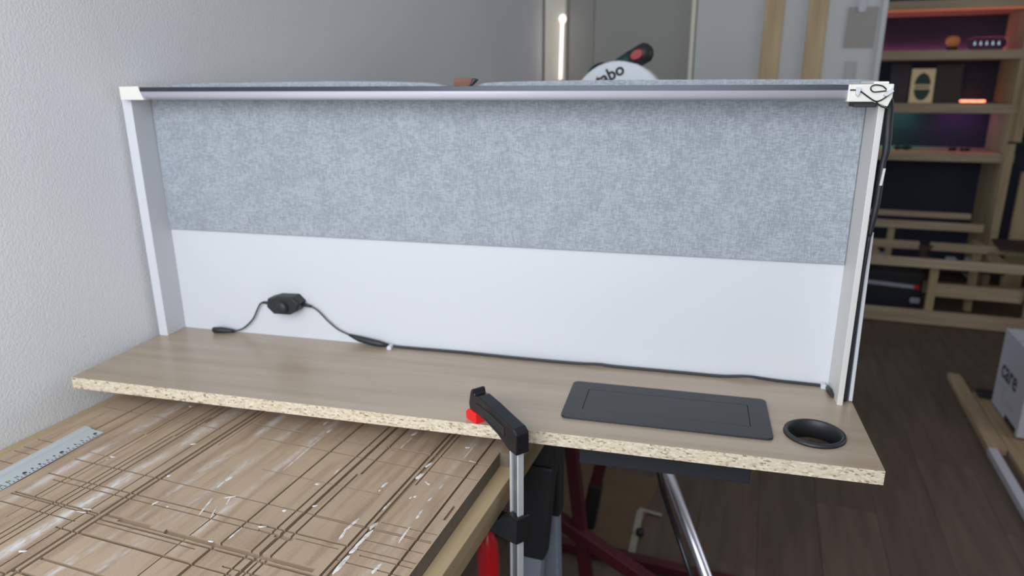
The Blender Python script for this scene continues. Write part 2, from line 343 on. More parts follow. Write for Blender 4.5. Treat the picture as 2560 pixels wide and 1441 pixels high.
# ------------------------------------------------------------------ CNC work table with its grooved spoilboard
tb = thing('work_table', 'low wooden work table with a grooved brown fibreboard top against the left wall', 'table', (.35, -.1, 0))
ZM, ZF = .914, .892
def spoilboard():
    X0, X1, X2, Y0, Y1, YS = .032, .702, .716, -.62, .44, .097
    G = []                                                           # x0, x1, y0, y1, depth
    def gy(x, y0, y1, w=.0026, d=.003): G.append((x-w/2, x+w/2, y0, y1, d))
    def gx(y, x0, x1, w=.0024, d=.003): G.append((x0, x1, y-w/2, y+w/2, d))
    gy(.0895, -.045, .30, .0032, .004); gy(.1175, -.30, .30, .0065, .0012); gy(.1745, -.205, -.03, .0026); gy(.177, -.03, .25); gy(.184, -.25, .1, .0022, .0008)
    gy(.2105, -.6, .25, .0028, .004); gy(.2195, -.6, -.02); gy(.2225, -.02, .3, .003, .0032); gy(.230, -.6, .05, .003); gy(.2345, .03, .3, .003)
    gy(.2685, -.6, .3, .0022, .005); gy(.2865, -.6, .3, .0042, .0045); gy(.2955, -.6, .3, .0042, .004); gy(.304, -.02, .3, .002, .001)
    gy(.425, -.28, -.16, .002, .0015); gy(.4665, -.6, -.205, .0042, .0045); gy(.4705, -.205, .35, .0028, .0042)
    gy(.5135, -.6, .35, .003, .0035); gy(.526, -.6, .35, .0048, .005); gy(.540, -.6, -.02, .003, .0035); gy(.5445, -.02, .3, .003, .0035); gy(.5325, -.6, -.205, .0025)
    gy(.6115, -.6, .35, .0034, .005); gy(.620, -.6, .35, .0055, .0035); gy(.627, -.02, .3, .0022); gy(.6815, -.6, .35, .0032, .0055)
    gy(.6955, -.077, -.045, .004, .003)
    gx(.021, .037, .116); gx(.0205, .139, .272); gx(.0535, .302, .40); gx(-.0955, .035, .066); gx(-.1185, .037, .066); gx(-.1315, .035, .066); gx(-.158, .040, .069)
    gx(-.0985, .14, .182, .002, .0012); gx(-.1195, .14, .31, .0026); gx(-.120, .31, .699, .0022, .002); gx(-.159, .139, .60, .003); gx(-.169, .16, .53, .0026)
    gx(-.2065, .14, .285, .0036); gx(-.2105, .138, .285, .003); gx(-.228, .143, .272, .0024); gx(-.205, .297, .368, .006, .004); gx(-.2145, .297, .60, .0042, .0045); gx(-.2095, .32, .60, .0035, .002)
    gx(-.2065, .39, .60, .007, .0045); gx(-.2215, .297, .45, .0026, .0025); gx(-.244, .26, .52, .0032, .004); gx(-.243, .297, .46, .004, .0045); gx(-.292, .298, .42, .004, .0025); gx(-.317, .285, .62, .0045, .005); gx(-.330, .20, .32, .003)
    gx(-.3235, .20, .285, .003); gx(-.337, .20, .62, .003)
    gx(.052, .321, .56, .0022, .002); gx(.058, .54, .701, .0035, .002); gx(.0185, .347, .70, .0024, .0025); gx(-.054, .409, .595, .002, .001)
    gx(-.1225, .541, .700, .0022, .0025); gx(-.106, .626, .70, .0022, .002); gx(-.1585, .489, .613, .0038, .0045); gx(-.167, .494, .605, .0024, .002); gx(-.142, .624, .70, .0022); gx(-.160, .625, .70, .0024); gx(-.1685, .633, .70, .0024)
    gx(-.2155, .537, .613, .0045, .004); gx(-.1705, .52, .545, .006, .002); gx(-.184, .612, .70, .0024); gx(-.235, .5, .70, .003)
    xs = sorted({round(v, 5) for g in G for v in g[:2]} | {X0, X1, X2}); ys = sorted({round(v, 5) for g in G for v in g[2:4]} | {Y0, Y1, YS})
    def dep(cx, cy):
        if cx < X0 or cx > X2 or cy < Y0 or cy > Y1 or (cx > X1 and cy < YS): return None
        return max([g[4] for g in G if g[0] <= cx <= g[1] and g[2] <= cy <= g[3]], default=0)
    nx, ny = len(xs)-1, len(ys)-1; hm = [[dep((xs[i]+xs[i+1])/2, (ys[j]+ys[j+1])/2) for j in range(ny)] for i in range(nx)]
    mb = MB()
    def h(i, j): return hm[i][j] if 0 <= i < nx and 0 <= j < ny else None
    for j in range(ny):                                              # merge equal cells along x
        i = 0
        while i < nx:
            d = h(i, j); k = i
            while k+1 < nx and h(k+1, j) == d: k += 1
            if d is not None: mb.add([(xs[i], ys[j], ZM-d), (xs[k+1], ys[j], ZM-d), (xs[k+1], ys[j+1], ZM-d), (xs[i], ys[j+1], ZM-d)], [(0, 1, 2, 3)], 0 if d < .0015 else 2)
            i = k+1
    for i in range(-1, nx):
        for j in range(ny):
            a, b = h(i, j), h(i+1, j)
            if a != b:
                za = ZM-a if a is not None else ZF; zb = ZM-b if b is not None else ZF; e = a is None or b is None
                mb.add([(xs[i+1], ys[j], za), (xs[i+1], ys[j+1], za), (xs[i+1], ys[j+1], zb), (xs[i+1], ys[j], zb)], [(0, 1, 2, 3)], 1 if e else 2)
    for j in range(-1, ny):
        for i in range(nx):
            a, b = h(i, j), h(i, j+1)
            if a != b:
                za = ZM-a if a is not None else ZF; zb = ZM-b if b is not None else ZF; e = a is None or b is None
                mb.add([(xs[i], ys[j+1], za), (xs[i+1], ys[j+1], za), (xs[i+1], ys[j+1], zb), (xs[i], ys[j+1], zb)], [(0, 1, 2, 3)], 1 if e else 2)
    mb.box(X0, X1, Y0, Y1, ZF, ZF+.0005, 1)
    return mb
M_['groove'] = mat('cut groove', (.30, .22, .15), .9)
sb = spoilboard()
me_off = tb['_o']
def nofix_mesh(mb, name, mats, off):
    me = bpy.data.meshes.new(name); off = Vector(off); me.from_pydata([p-off for p in mb.v], [], mb.f)
    for i, p in enumerate(me.polygons): p.material_index = mb.mi[i]
    for m in mats: me.materials.append(M_[m])
    return me
o = bpy.data.objects.new('spoilboard', nofix_mesh(sb, 'spoilboard', ('mdf', 'mdfedge', 'groove'), me_off)); COL.objects.link(o); o.parent = tb; o['_o'] = me_off
MB().box(XL+.001, .05, -.62, .46, .85, ZF).part('side_rail', 'frame', tb, .002)
MB().hexa([(.66, -.62, .85), (.718, -.62, .85), (.7245, .46, .85), (.66, .46, .85)], [(.66, -.62, ZF), (.7185, -.62, ZF), (.7295, .46, ZF), (.66, .46, ZF)]).part('side_rail', 'frame', tb, .0015)
MB().box(.05, .66, .40, .46, .85, ZF).part('end_rail', 'frame', tb, .002)
MB().box(.05, .66, -.62, -.56, .85, ZF).part('end_rail', 'frame', tb, .002)
MB().box(.05, .66, -.56, .40, .872, ZF-.0005).part('base_sheet', 'mdfedge', tb)
bl = MB()
BL = [(0.621, -0.007, 0.623, 0.01, 9), (0.635, -0.007, 0.644, -0.013, 5), (0.5, -0.061, 0.506, -0.059, 6), (0.527, -0.106, 0.531, -0.102, 4), (0.497, -0.126, 0.501, -0.124, 5), (0.587, -0.04, 0.589, -0.025, 5), (0.588, -0.048, 0.589, -0.045, 3), (0.439, -0.055, 0.434, 0.048, 2.5), (0.413, 0.086, 0.414, 0.102, 4), (0.432, 0.064, 0.434, 0.079, 5), (0.596, -0.154, 0.594, -0.135, 5), (0.593, -0.136, 0.595, -0.109, 6), (0.623, -0.205, 0.623, -0.17, 7), (0.622, -0.169, 0.622, -0.157, 7), (0.621, -0.157, 0.623, -0.124, 7), (0.619, -0.124, 0.621, -0.108, 6), (0.614, -0.084, 0.615, -0.064, 3), (0.619, 0.025, 0.622, 0.04, 5), (0.662, -0.191, 0.663, -0.173, 6), (0.664, -0.134, 0.662, -0.101, 4), (0.662, -0.086, 0.661, -0.066, 4), (0.66, -0.018, 0.661, -0.003, 3), (0.638, -0.046, 0.639, -0.041, 4), (0.634, -0.05, 0.635, -0.045, 3), (0.559, 0.1, 0.562, 0.113, 6), (0.561, 0.058, 0.563, 0.097, 2), (0.66, 0.06, 0.66, 0.125, 2.4), (0.65, 0.093, 0.655, 0.096, 6), (0.668, 0.061, 0.681, 0.06, 3), (0.51, -0.033, 0.509, -0.017, 2.5), (0.659, -0.048, 0.66, -0.036, 3), (0.383, -0.111, 0.381, -0.094, 4), (0.381, -0.094, 0.383, -0.083, 6), (0.405, -0.168, 0.395, -0.133, 4), (0.424, -0.169, 0.414, -0.147, 3), (0.407, -0.129, 0.422, -0.118, 3), (0.422, -0.139, 0.415, -0.123, 3), (0.3, -0.112, 0.3, -0.108, 6), (0.262, -0.292, 0.271, -0.289, 5), (0.454, -0.205, 0.46, -0.204, 4), (0.354, -0.167, 0.356, -0.167, 4), (0.181, -0.098, 0.189, -0.097, 4), (0.264, -0.032, 0.27, -0.028, 5), (0.49, -0.164, 0.5, -0.159, 4), (0.473, -0.197, 0.473, -0.171, 3), (0.184, -0.107, 0.186, -0.104, 3), (0.168, 0.066, 0.17, 0.07, 5), (0.333, -0.17, 0.335, -0.162, 4), (0.256, -0.206, 0.271, -0.203, 3), (0.254, -0.212, 0.271, -0.211, 2.4)]
for x0, y0, x1, y1, wpx in BL:
    wv = wpx*.00042; d = Vector((x1-x0, y1-y0)); Ln = max(d.length, .0015); d = d.normalized() if d.length else Vector((0, 1)); n = Vector((-d.y, d.x)); c = Vector(((x0+x1)/2, (y0+y1)/2)); k = 14; ring = []
    for q in range(k):
        a = 2*math.pi*q/k; ca, sa = math.cos(a), math.sin(a); rr = random.uniform(.72, 1.12)
        ring.append(c+d*(math.copysign(abs(ca)**.7, ca)*(Ln/2+wv*.4)*rr)+n*(sa*wv*rr))
    vs = [(p.x, p.y, ZM) for p in ring]+[(c.x+(p.x-c.x)*.75, c.y+(p.y-c.y)*.75, ZM+.0005) for p in ring]
    bl.add(vs, [(q, (q+1) % k, k+(q+1) % k, k+q) for q in range(k)]+[tuple(range(k, 2*k))], 0, True)
bl.part('filler_residue', 'paint', tb, label='dried white filler smeared on the fibreboard', kind='stuff')

# sawhorses carrying the table
def sawhorse(y, label):
    t = thing('sawhorse', label, 'sawhorse', (.35, y, 0), group='black sawhorses under the work table')
    MB().box(.02, .735, y-.035, y+.035, .775, .85).part('top_beam', 'black', t, .006)
    for x0, dx in ((.70, -.004), (.06, .0)):
        for s in (-1, 1):
            f = lambda z, hw, ht: [(x0+dx*(.85-z)*4-hw, y+s*(.02+(.80-z)*.18)-ht, z), (x0+dx*(.85-z)*4+hw, y+s*(.02+(.80-z)*.18)-ht, z), (x0+dx*(.85-z)*4+hw, y+s*(.02+(.80-z)*.18)+ht, z), (x0+dx*(.85-z)*4-hw, y+s*(.02+(.80-z)*.18)+ht, z)]
            lg = MB().hexa(f(.635 if s < 0 else .66, .031, .017), f(.80, .034, .02)).part('leg', 'black', t, .004)
            MB().hexa(f(0, .024, .013), f(.66, .026, .014)).part('leg_extension', 'greyp', lg, .003, label='blue grey lower leg')
    return t
sawhorse(.30, 'black plastic sawhorse with blue grey lower legs under the far end of the work table')
sawhorse(-.42, 'black plastic sawhorse with blue grey lower legs under the near end of the work table')

# aluminium ruler
rl = thing('ruler', 'aluminium ruler with a raised ridge lying on the grooved table top near the wall', 'ruler', (.0915, -.0485, ZM))
ang = math.radians(3.1); ca, sa = math.cos(ang), math.sin(ang)
def rul(u, v, z):                                                    # u across, v towards the camera
    return (.0915+u*ca+v*sa, -.0485+u*sa-v*ca, ZM+z)
pr = [(-.0205, .0002), (.0205, .0002), (.0205, .0012), (-.002, .0032), (-.0045, .0058), (-.010, .0068), (-.016, .0062), (-.0205, .0030)]
MB().prism(pr, lambda a, b, h: rul(a, h, b), 0, .36).part('blade', 'alu', rl, .0005)
MB().prism(circle(.0125, .0088, .0026, 18), lambda a, b, h: rul(a, b, h), .0019, .0022).part('hang_hole', 'ink', rl)
for k in range(1, 6):
    v = .0088+.0577*k; d = MB(); d.prism([(x*1.0, y) for x, y in circle(.0125, v, .0028, 16)], lambda a, b, h: rul(a, b, h), .0019, .00215); d.part('decade_mark', 'ink', rl)
tk = MB()
for k in range(60):
    v = .012+.00577*k; ln = .0055 if k % 5 == 0 else .003
    tk.prism([(.0202-ln, v), (.0202, v), (.0202, v+.0003), (.0202-ln, v+.0003)], lambda a, b, h: rul(a, b, h), .0012, .00125+.0009)
tk.part('tick_marks', 'ink', rl, kind='stuff')
for k in range(1, 30):
    if k % 5 == 0: continue
    v = .0088+.01154*k; nm = str(k % 20)
    mw = Matrix.Translation(Vector(rul(.0118, v, .0021))) @ Matrix.Rotation(ang-math.radians(90), 4, 'Z')
    text_part('scale_number', nm, .0062, mw, rl, 'ink')

# ------------------------------------------------------------------ the desk hutch (organiser) on the table
hu = thing('desk_hutch', 'desk organizer with oak board, white sides and grey fabric back standing on the work table', 'desk organizer', (0, 0, -.019), 'O')
plate_with_holes([(0, 0), (1.2, 0), (1.2, .2662), (0, .2662)], [circle(1.131, .0785, .0345, 44)[::-1], rrect(.819, 1.053, .052, .164, .004)[::-1]], -.019, 0).part('desk_board', ('board', 'chip'), hu)
MB().hexa([(.0003, .2004, 0), (.0183, .2004, 0), (.0183, .2662, 0), (.0003, .2662, 0)], [(-.0030, .2004, .4272), (.0155, .2004, .4272), (.0155, .2662, .4272), (-.0030, .2662, .4272)]).part('side_panel', 'white', hu, .0008)
MB().hexa([(1.1764, .1804, 0), (1.1842, .1804, 0), (1.1842, .2662, 0), (1.1764, .2662, 0)], [(1.1764, .1804, .428), (1.1842, .1804, .428), (1.1842, .2662, .428), (1.1764, .2662, .428)]).part('side_panel', 'pwhite2', hu, .0008)
MB().box(.0160, 1.1764, .2502, .2662, 0, .445).part('back_panel', 'white', hu, .0006)
MB().box(.0165, 1.1759, .2462, .2502, .1945, .4445).part('fabric_panel', 'fabric', hu, .0015)
MB().hexa([(1.1950, .195, .002), (1.2, .195, .002), (1.2, .262, .002), (1.1950, .262, .002)], [(1.1925, .200, .254), (1.1975, .200, .254), (1.1975, .262, .254), (1.1925, .262, .254)]).part('cable_cover', 'white', hu, .0008, label='white strip covering the cable')
MB().box(1.1842, 1.196, .225, .262, 0, .25).part('spacer_strip', 'white', hu)
# padded fabric panels behind, tops just above the bar
for pts in ([(.020, .30), (.030, .449), (.075, .4545), (.25, .4562), (.40, .4568), (.515, .4545), (.548, .4512), (.570, .446), (.572, .30)], [(.598, .30), (.600, .4455), (.612, .4497), (.637, .4538), (.74, .4560), (.888, .4568), (1.145, .4562), (1.182, .4548), (1.195, .4525), (1.2005, .446), (1.2005, .30)]):
    top = spline([(p[0], 0, p[1]) for p in pts[1:-1]], 5); poly = [pts[0]]+[(p.x, p.z) for p in top]+[pts[-1]]; poly = poly[::-1]
    MB().prism(poly, XZ, .2664, .298, smooth=False).part('rear_pad', 'fabric', hu, .004, label='grey fabric pad on the back')
# printed corner brackets
br = MB(); arc = [(.0480, .4498), (.0484, .4470), (.0494, .4430), (.0512, .4380), (.0534, .4325), (.0558, .4278)]
br.prism(([(.0100, .4494)]+arc+[(.0100, .4276)])[::-1], XZ, .1845, .262); br.part('corner_bracket', 'pwhite', hu, .0008, label='cream left corner bracket')
br = MB(); br.prism([(1.1358, .4285), (1.1670, .4285), (1.1842, .4225), (1.1886, .4345), (1.1886, .4506), (1.1358, .4500)], XZ, .1682, .255)
br.part('corner_bracket', 'pwhite', hu, .0012, label='white right corner bracket')
MB().prism(rrect(1.166, 1.184, .4500, .4535, .0015), XZ, .175, .25).part('bracket_lid', 'pwhite', hu, .0006)
for yy, nm in ((.10, 'near'), (.22, 'far')):
    q = MB().box(.10, .60, yy, yy+.045, ZM-ZT+.0003, -.0192); q.solo('spacer_batten', 'pale', 'wooden spacer batten between work table and oak board, %s one' % nm, 'batten', 'spacer battens under the board', frame='O')

# light bar
lb = thing('light_bar', 'long light bar with dark profile and milky diffuser across the top of the organizer', 'light bar', (.6, .19, .428), 'O')
def bar(poly, m, nm, smooth=False):
    n = len(poly); a = [(.0500, .1850+y, z) for y, z in poly]; b = [(1.1365, .1700+y, .0016+z) for y, z in poly]; mb = MB()
    mb.add(a+b, [list(range(n))[::-1], list(range(n, 2*n))]); mb.add(a+b, [(i, (i+1) % n, n+(i+1) % n, n+i) for i in range(n)], 0, smooth); return mb.part(nm, m, lb)
bar([(0, .4416), (.004, .4416), (.004, .4445), (.052, .4445), (.052, .4480), (0, .4480)], 'anod', 'profile')
bar([(.0010, .4416), (.0012, .4385), (.0018, .4350), (.0030, .4322), (.0055, .4298), (.0090, .4284), (.0140, .4279)]+[(.030, .4278), (.030, .4414)], 'diff', 'diffuser', True)
MB().box(1.147, 1.1735, .178, .215, .4215, .4284).part('motion_sensor', 'black', lb, .001)

# thin wire with clips at the right bracket, sleeved cable down the side
cw = thing('bracket_wiring', 'thin black wire looped over the white right corner bracket', 'wire', (1.16, .166, .43), 'O')
c1 = [(1.1375, .167, .4431), (1.1434, .1665, .4431), (1.1477, .166, .4413), (1.151, .166, .4408), (1.1599, .166, .4345), (1.1687, .1655, .4294), (1.1749, .166, .4307), (1.18, .166, .4345), (1.1836, .166, .4379)]
MB().tube(spline(c1), .0009, 6).part('wire', 'blackg', cw)
c2 = [(1.1796, .1658, .4438), (1.1742, .1655, .448), (1.166, .1655, .4493), (1.1615, .1655, .4472), (1.1615, .1655, .4438), (1.1655, .1655, .4408), (1.1759, .1655, .4417), (1.1798, .1655, .4421)]
MB().tube(spline(c2), .0008, 6).part('wire_loop', 'blackg', cw)
c3 = [(1.1687, .1655, .4294), (1.1742, .166, .4243), (1.1801, .168, .4218), (1.1865, .176, .4205)]
MB().tube(spline(c3), .0009, 6).part('wire', 'blackg', cw)
q = MB(); q.prism([(1.1440, .4380), (1.1472, .4352), (1.1488, .4385), (1.1502, .4455), (1.1442, .4466)], XZ, .1635, .168); q.part('tape_tab', 'white', cw, .0006, label='white adhesive tab')
q = MB(); q.prism([(1.1765, .4370), (1.1800, .4352), (1.1882, .4415), (1.1860, .4455)], XZ, .1625, .168); q.part('tape_tab', 'white', cw, .0006, label='white adhesive tab')
sl = thing('sleeved_cable', 'thick black sleeved cable running down the right side of the organizer', 'cable', (1.19, .19, 0), 'O')
path = [(1.1855, .180, .4365), (1.1899, .185, .4297), (1.1918, .188, .4183), (1.1930, .19, .4008), (1.1945, .19, .3831), (1.1952, .19, .3651), (1.1936, .19, .3500), (1.1935, .19, .3327), (1.1935, .19, .3006), (1.1915, .19, .2733), (1.190, .191, .2511)]
rs = [.003, .0045, .0052, .0056, .0055, .0050, .0036, .0042, .0044, .0040, .0030]
sp_ = spline(path, 6); rr = []
for i in range(len(sp_)): f = i/6; k = min(int(f), len(rs)-2); rr.append(rs[k]+(rs[k+1]-rs[k])*(f-k))
MB().tube(sp_, rr, 10).part('sleeve', 'black', sl)
MB().tube(spline([(1.190, .191, .2511), (1.1890, .192, .1886), (1.1885, .192, .1177), (1.1890, .192, .0502), (1.1892, .193, .003)]), .0026, 8).part('lower_cable', 'black', sl)
MB().prism([(1.1918, .3206), (1.1950, .3206), (1.1965, .3430), (1.1936, .3430)], XZ, .184, .1865).part('cable_tag', 'white', sl, label='small white cable tag')

# dimmer with its cables
dm = thing('cable_dimmer', 'black inline dimmer switch with round knob and cables, stuck to the white back panel', 'dimmer', (.249, .2495, 0), 'O')
out = [(.2160, .0640), (.2190, .0790), (.2375, .0850), (.2725, .0862), (.2845, .0745), (.2780, .0600), (.2620, .0515), (.2300, .0510)]
cx, cz = .25, .069
vs = []; n = len(out)
for yy, k in ((.2500, 1.0), (.2300, 1.0), (.2245, .90)): vs += [(cx+(x-cx)*k, yy, cz+(z-cz)*k) for x, z in out]
b = MB(); b.add(vs, [tuple(range(n)), tuple(range(2*n, 3*n))[::-1]]+[(i+l*n, (i+1) % n+l*n, (i+1) % n+(l+1)*n, i+(l+1)*n) for l in range(2) for i in range(n)]); b.part('housing', 'black', dm, .0008)
MB().lathe([(.0001, -.0075), (.0085, -.0075), (.0105, -.006), (.0118, .002)], (.2515, .2235, .0665), 28, axis='y').part('knob', 'blackm', dm)
MB().tube([(.217, .241, .066), (.205, .242, .0665), (.199, .2425, .066)], [.0038, .0026, .0022], 8).part('strain_relief', 'black', dm)
MB().tube([(.283, .241, .069), (.293, .242, .0668), (.299, .2425, .0655)], [.0042, .003, .0022], 8).part('strain_relief', 'black', dm)
M_['cable'] = mat('grey black cable', (.045, .055, .062), .4)
MB().tube(spline([(.130, .2400, .0055), (.1415, .2425, .0072), (.1545, .243, .0138), (.1741, .243, .0318), (.1865, .243, .0526), (.1935, .243, .0630), (.201, .2425, .0664)]), .0016, 8).part('left_cable', 'cable', dm)
MB().tube(spline([(.298, .2425, .0658), (.3082, .243, .0601), (.3189, .243, .0505), (.3289, .243, .0403), (.3481, .243, .0257), (.3730, .243, .0158)]), .0016, 8).part('right_cable', 'cable', dm)
MB().tube([(.0915, .2345, .0058), (.093, .2347, .0062), (.108, .2375, .0062), (.120, .2395, .0056), (.133, .2412, .0048)], [.0045, .0058, .0058, .0046, .0030], 12).part('left_plug', 'black', dm)
MB().tube([(.369, .243, .0172), (.380, .2425, .0140), (.390, .2415, .0118), (.413, .240, .0085), (.428, .2395, .0068), (.446, .2395, .0048)], [.0022, .0040, .0055, .0060, .0056, .0030], 12).part('right_plug', 'black', dm)
lc = spline([(.440, .2395, .0052), (.4659, .2432, .0026), (.525, .2440, .0026), (.584, .2450, .0026), (.6139, .2440, .0026), (.686, .2420, .0026), (.7822, .2425, .0026), (.82, .2435, .0040), (.8489, .2440, .0026), (.952, .2440, .0026), (1.0144, .2440, .0026), (1.055, .2440, .0060), (1.1002, .2445, .0034), (1.164, .2430, .0026), (1.1722, .238, .0026), (1.1745, .222, .0026), (1.1745, .203, .0036)], 6)
MB().tube(lc, .0024, 8).part('long_cable', 'black', dm)
MB().tube([(1.1722, .236, .003), (1.1732, .222, .004), (1.1736, .203, .005)], [.003, .0045, .003], 8).part('cable_end', 'black', dm)
for x, y, l in ((.4505, .2380, 'small white cable clip on the oak board beside the black plug'), (1.1675, .2420, 'small white cable clip on the oak board in the right corner')):
    b = MB(); b.prism([(x-.0042, 0), (x+.0042, 0), (x+.0042, .0042), (x+.0028, .0066), (x-.0028, .0066), (x-.0042, .0042)], XZ, y-.007, y+.006); b.solo('cable_clip', 'white', l, 'clip', 'white cable clips', frame='O', bev=.0006)

# flip-up socket and cable ring
sk = thing('flip_up_socket', 'flat black flip-up power socket plate set into the oak board', 'socket', (.936, .108, 0), 'O')
plate_with_holes(rrect(.7915, 1.0765, .0458, .1694, .009), [rrect(.8185, 1.0495, .0747, .1435, .0012)[::-1]], .0002, .0036, 0, 0).part('frame_plate', 'blackm', sk, .0012)
MB().prism(rrect(.8193, 1.0487, .0755, .1427, .001), XY, .0012, .0035).part('lid', 'blackm', sk, .0004)
MB().box(.8193, 1.0527, .0525, .1635, -.0715, .0001).part('housing', 'blackm', sk, .001)
RI = RO.inverted()
def W2O(p): return RI @ (Vector(p)-Vector((0, 0, ZT)))
cp = [W2O(p) for p in ((.905, .30, .90), (.893, .38, .765), (.899, .44, .683), (.925, .445, .607), (.966, .41, .526), (1.02, .37, .40), (1.06, .33, .2), (1.07, .31, .008))]
cp[0] = Vector((.905, .150, -.070)); cp.insert(1, Vector((.905, .19, -.115)))
MB().tube(spline(cp), .0055, 8).part('power_cord', 'blackg', sk, label='black power cord hanging to the floor')
rg = thing('cable_ring', 'round black cable grommet ring in the right end of the oak board', 'grommet', (1.131, .0785, 0), 'O')
MB().lathe([(.0335, .0035), (.0345, .0048), (.0365, .0050), (.0388, .0036), (.0396, .0002), (.0346, .0002), (.0338, -.021), (.0318, -.021), (.0320, -.004), (.0335, .0035)], (1.131, .0785, 0), 56).part('ring', 'black', rg)

# brown block between the pads
bb = thing('wood_block', 'small red-brown block with a black end on top of the organizer back between the pads', 'block', (.596, .256, .445), 'O')
MB().hexa([(.5775, .2505, .4452), (.602, .2505, .4452), (.602, .266, .4452), (.5775, .266, .4452)], [(.5792, .2505, .4602), (.6085, .2505, .4602), (.6085, .266, .4602), (.5792, .266, .4602)]).part('body', 'rust', bb, .0008)
MB().hexa([(.602, .2507, .4475), (.6085, .2507, .4518), (.6085, .2658, .4518), (.602, .2658, .4475)], [(.6085, .2507, .4598), (.6145, .2507, .4585), (.6145, .2658, .4585), (.6085, .2658, .4598)]).part('black_end', 'black', bb, .0006, label='black end')

# ------------------------------------------------------------------ bar clamp on the board and table
cl = thing('bar_clamp', 'black bar clamp with red pad and red handle at the oak board edge', 'clamp', (.752, .03, .58))
U = Vector((-.075, .052, 0)).normalized(); V = Vector((-U.y, U.x, 0)); BC = Vector((.751, .03, 0))
def cf(a, b, h): return BC+U*a+V*h+Vector((0, 0, b))
def bf(a, b, h): return BC+U*a+V*b+Vector((0, 0, h))
MB().prism([(-.0090, -.0022), (.0090, -.0022), (.0090, .0022), (-.0090, .0022)], bf, .56, .990).part('bar', 'steel', cl, .0006)
for sx in (-.0082, .0082): MB().prism([(sx-.0016, -.0046), (sx+.0016, -.0046), (sx+.0016, .0046), (sx-.0016, .0046)], bf, .56, .990).part('bar_flange', 'steelb', cl, .0006)
jaw = [(-.0140, .963), (.0040, .964), (.030, .9760), (.060, .9830), (.082, .9860), (.098, .9860), (.100, .9950), (.0960, 1.0120), (.0930, 1.0180), (.0885, 1.0185), (.0860, 1.0110), (.076, 1.0125), (.050, 1.0090), (.020, 1.0030), (-.006, .9985), (-.0140, .9930)]
MB().prism(jaw, cf, -.0105, .0105).part('fixed_jaw', 'blackg', cl, .002)
MB().prism([(.012, .9800), (.055, .9900), (.082, .9945), (.080, 1.0020), (.050, 1.0000), (.012, .9930)], cf, -.0118, .0118).part('jaw_web', 'black', cl, .0008)
MB().prism([(.0785, .9702), (.1045, .9702), (.1055, .9800), (.100, .9860), (.080, .9860)], cf, -.0125, .0125).part('jaw_pad', 'redpad', cl, .0015)
arm = [(-.0145, .8300), (.020, .8210), (.060, .8120), (.102, .8100), (.104, .8300), (.080, .8360), (.045, .8420), (.028, .8470), (.020, .8570), (.006, .8690), (-.0145, .8690)]
MB().prism(arm, cf, -.0115, .0115).part('sliding_arm', 'blackg', cl, .002)
HC = BC+U*.0755; z0 = .60
MB().lathe([(.0001, 0), (.011, 0), (.0150, .006), (.0165, .03), (.0165, .155), (.0145, .178), (.0095, .190), (.0060, .196), (.0055, .212)], (HC.x+.002, HC.y, z0), 28).part('handle', 'red', cl)
MB().prism(circle(0, 0, .006, 14), lambda a, b, h: HC+Vector((a, b, h)), .835, .846).part('spindle_pad', 'black', cl)

# ------------------------------------------------------------------ mitre saw on its red stand
st = thing('saw_stand', 'dark red tubular folding stand under the mitre saw behind the organizer', 'stand', (.62, 1.0, 0))
def sq(p0, p1, hw, name, m, parent, bev=.003):
    p0, p1 = Vector(p0), Vector(p1); t = (p1-p0).normalized(); a = Vector((0, 0, 1)) if abs(t.z) < .8 else Vector((0, 1, 0)); n1 = t.cross(a).normalized(); n2 = t.cross(n1)
    q = [(-1, -1), (1, -1), (1, 1), (-1, 1)]; return MB().hexa([p0+(n1*i+n2*j)*hw for i, j in q], [p1+(n1*i+n2*j)*hw for i, j in q]).part(name, m, parent, bev)
sq((.552, .90, .86), (.662, .90, .0), .0165, 'leg', 'redm', st)
lg = sq((.735, 1.24, .86), (.585, 1.235, .10), .018, 'leg', 'redm', st); sq((.600, 1.236, .17), (.579, 1.235, .0085), .0215, 'rubber_foot', 'black', lg)
sq((.30, 1.24, .86), (.20, 1.235, .0), .018, 'leg', 'redm', st); sq((.30, .90, .86), (.20, .90, 0), .0165, 'leg', 'redm', st)
sq((.40, .905, .33), (1.08, .85, .019), .018, 'cross_bar', 'redm', st); sq((.20, 1.10, .02), (1.05, 1.08, .025), .016, 'floor_bar', 'redm', st)
MB().box(.22, .88, .86, .92, .86, .90).part('top_rail', 'redm', st, .003); MB().box(.22, .88, 1.22, 1.28, .86, .90).part('top_rail', 'redm', st, .003)
MB().box(.26, .34, .92, 1.22, .865, .895).part('cross_rail', 'redm', st, .003); MB().box(.70, .78, .92, 1.22, .865, .895).part('cross_rail', 'redm', st, .003)
sw = thing('mitre_saw', 'mitre saw with white blade guard, black green handle and red trigger behind the organizer', 'saw', (.62, 1.07, .90))
MB().prism(rrect(.38, .86, .93, 1.22, .03), XY, .90, .955).part('base', 'guard', sw, .006)
MB().lathe([(.0001, 0), (.12, 0), (.12, .03), (.0001, .03)], (.62, 1.05, .955), 36).part('turntable', 'steel', sw)
MB().box(.40, .84, 1.12, 1.14, .955, 1.04).part('fence', 'steel', sw, .004)
sq((.50, 1.14, .985), (.56, 1.14, 1.36), .03, 'swing_arm', 'guard', sw, .008)
G0 = (.655, 1.352); Rg = .1215
gp = [(G0[0]+Rg*math.cos(math.radians(a)), G0[1]+Rg*math.sin(math.radians(a))) for a in range(-12, 196, 8)]
MB().prism(gp, XZ, 1.075, 1.125).part('blade_guard', 'guard', sw, .006)
MB().prism(circle(G0[0], G0[1], .108, 48), XZ, 1.098, 1.101).part('blade', 'steel', sw)
MB().lathe([(.0001, 0), (.05, 0), (.055, .02), (.055, .12), (.045, .14), (.0001, .142)], (G0[0]-.03, 1.125, G0[1]), 28, axis='y').part('motor', 'green', sw)
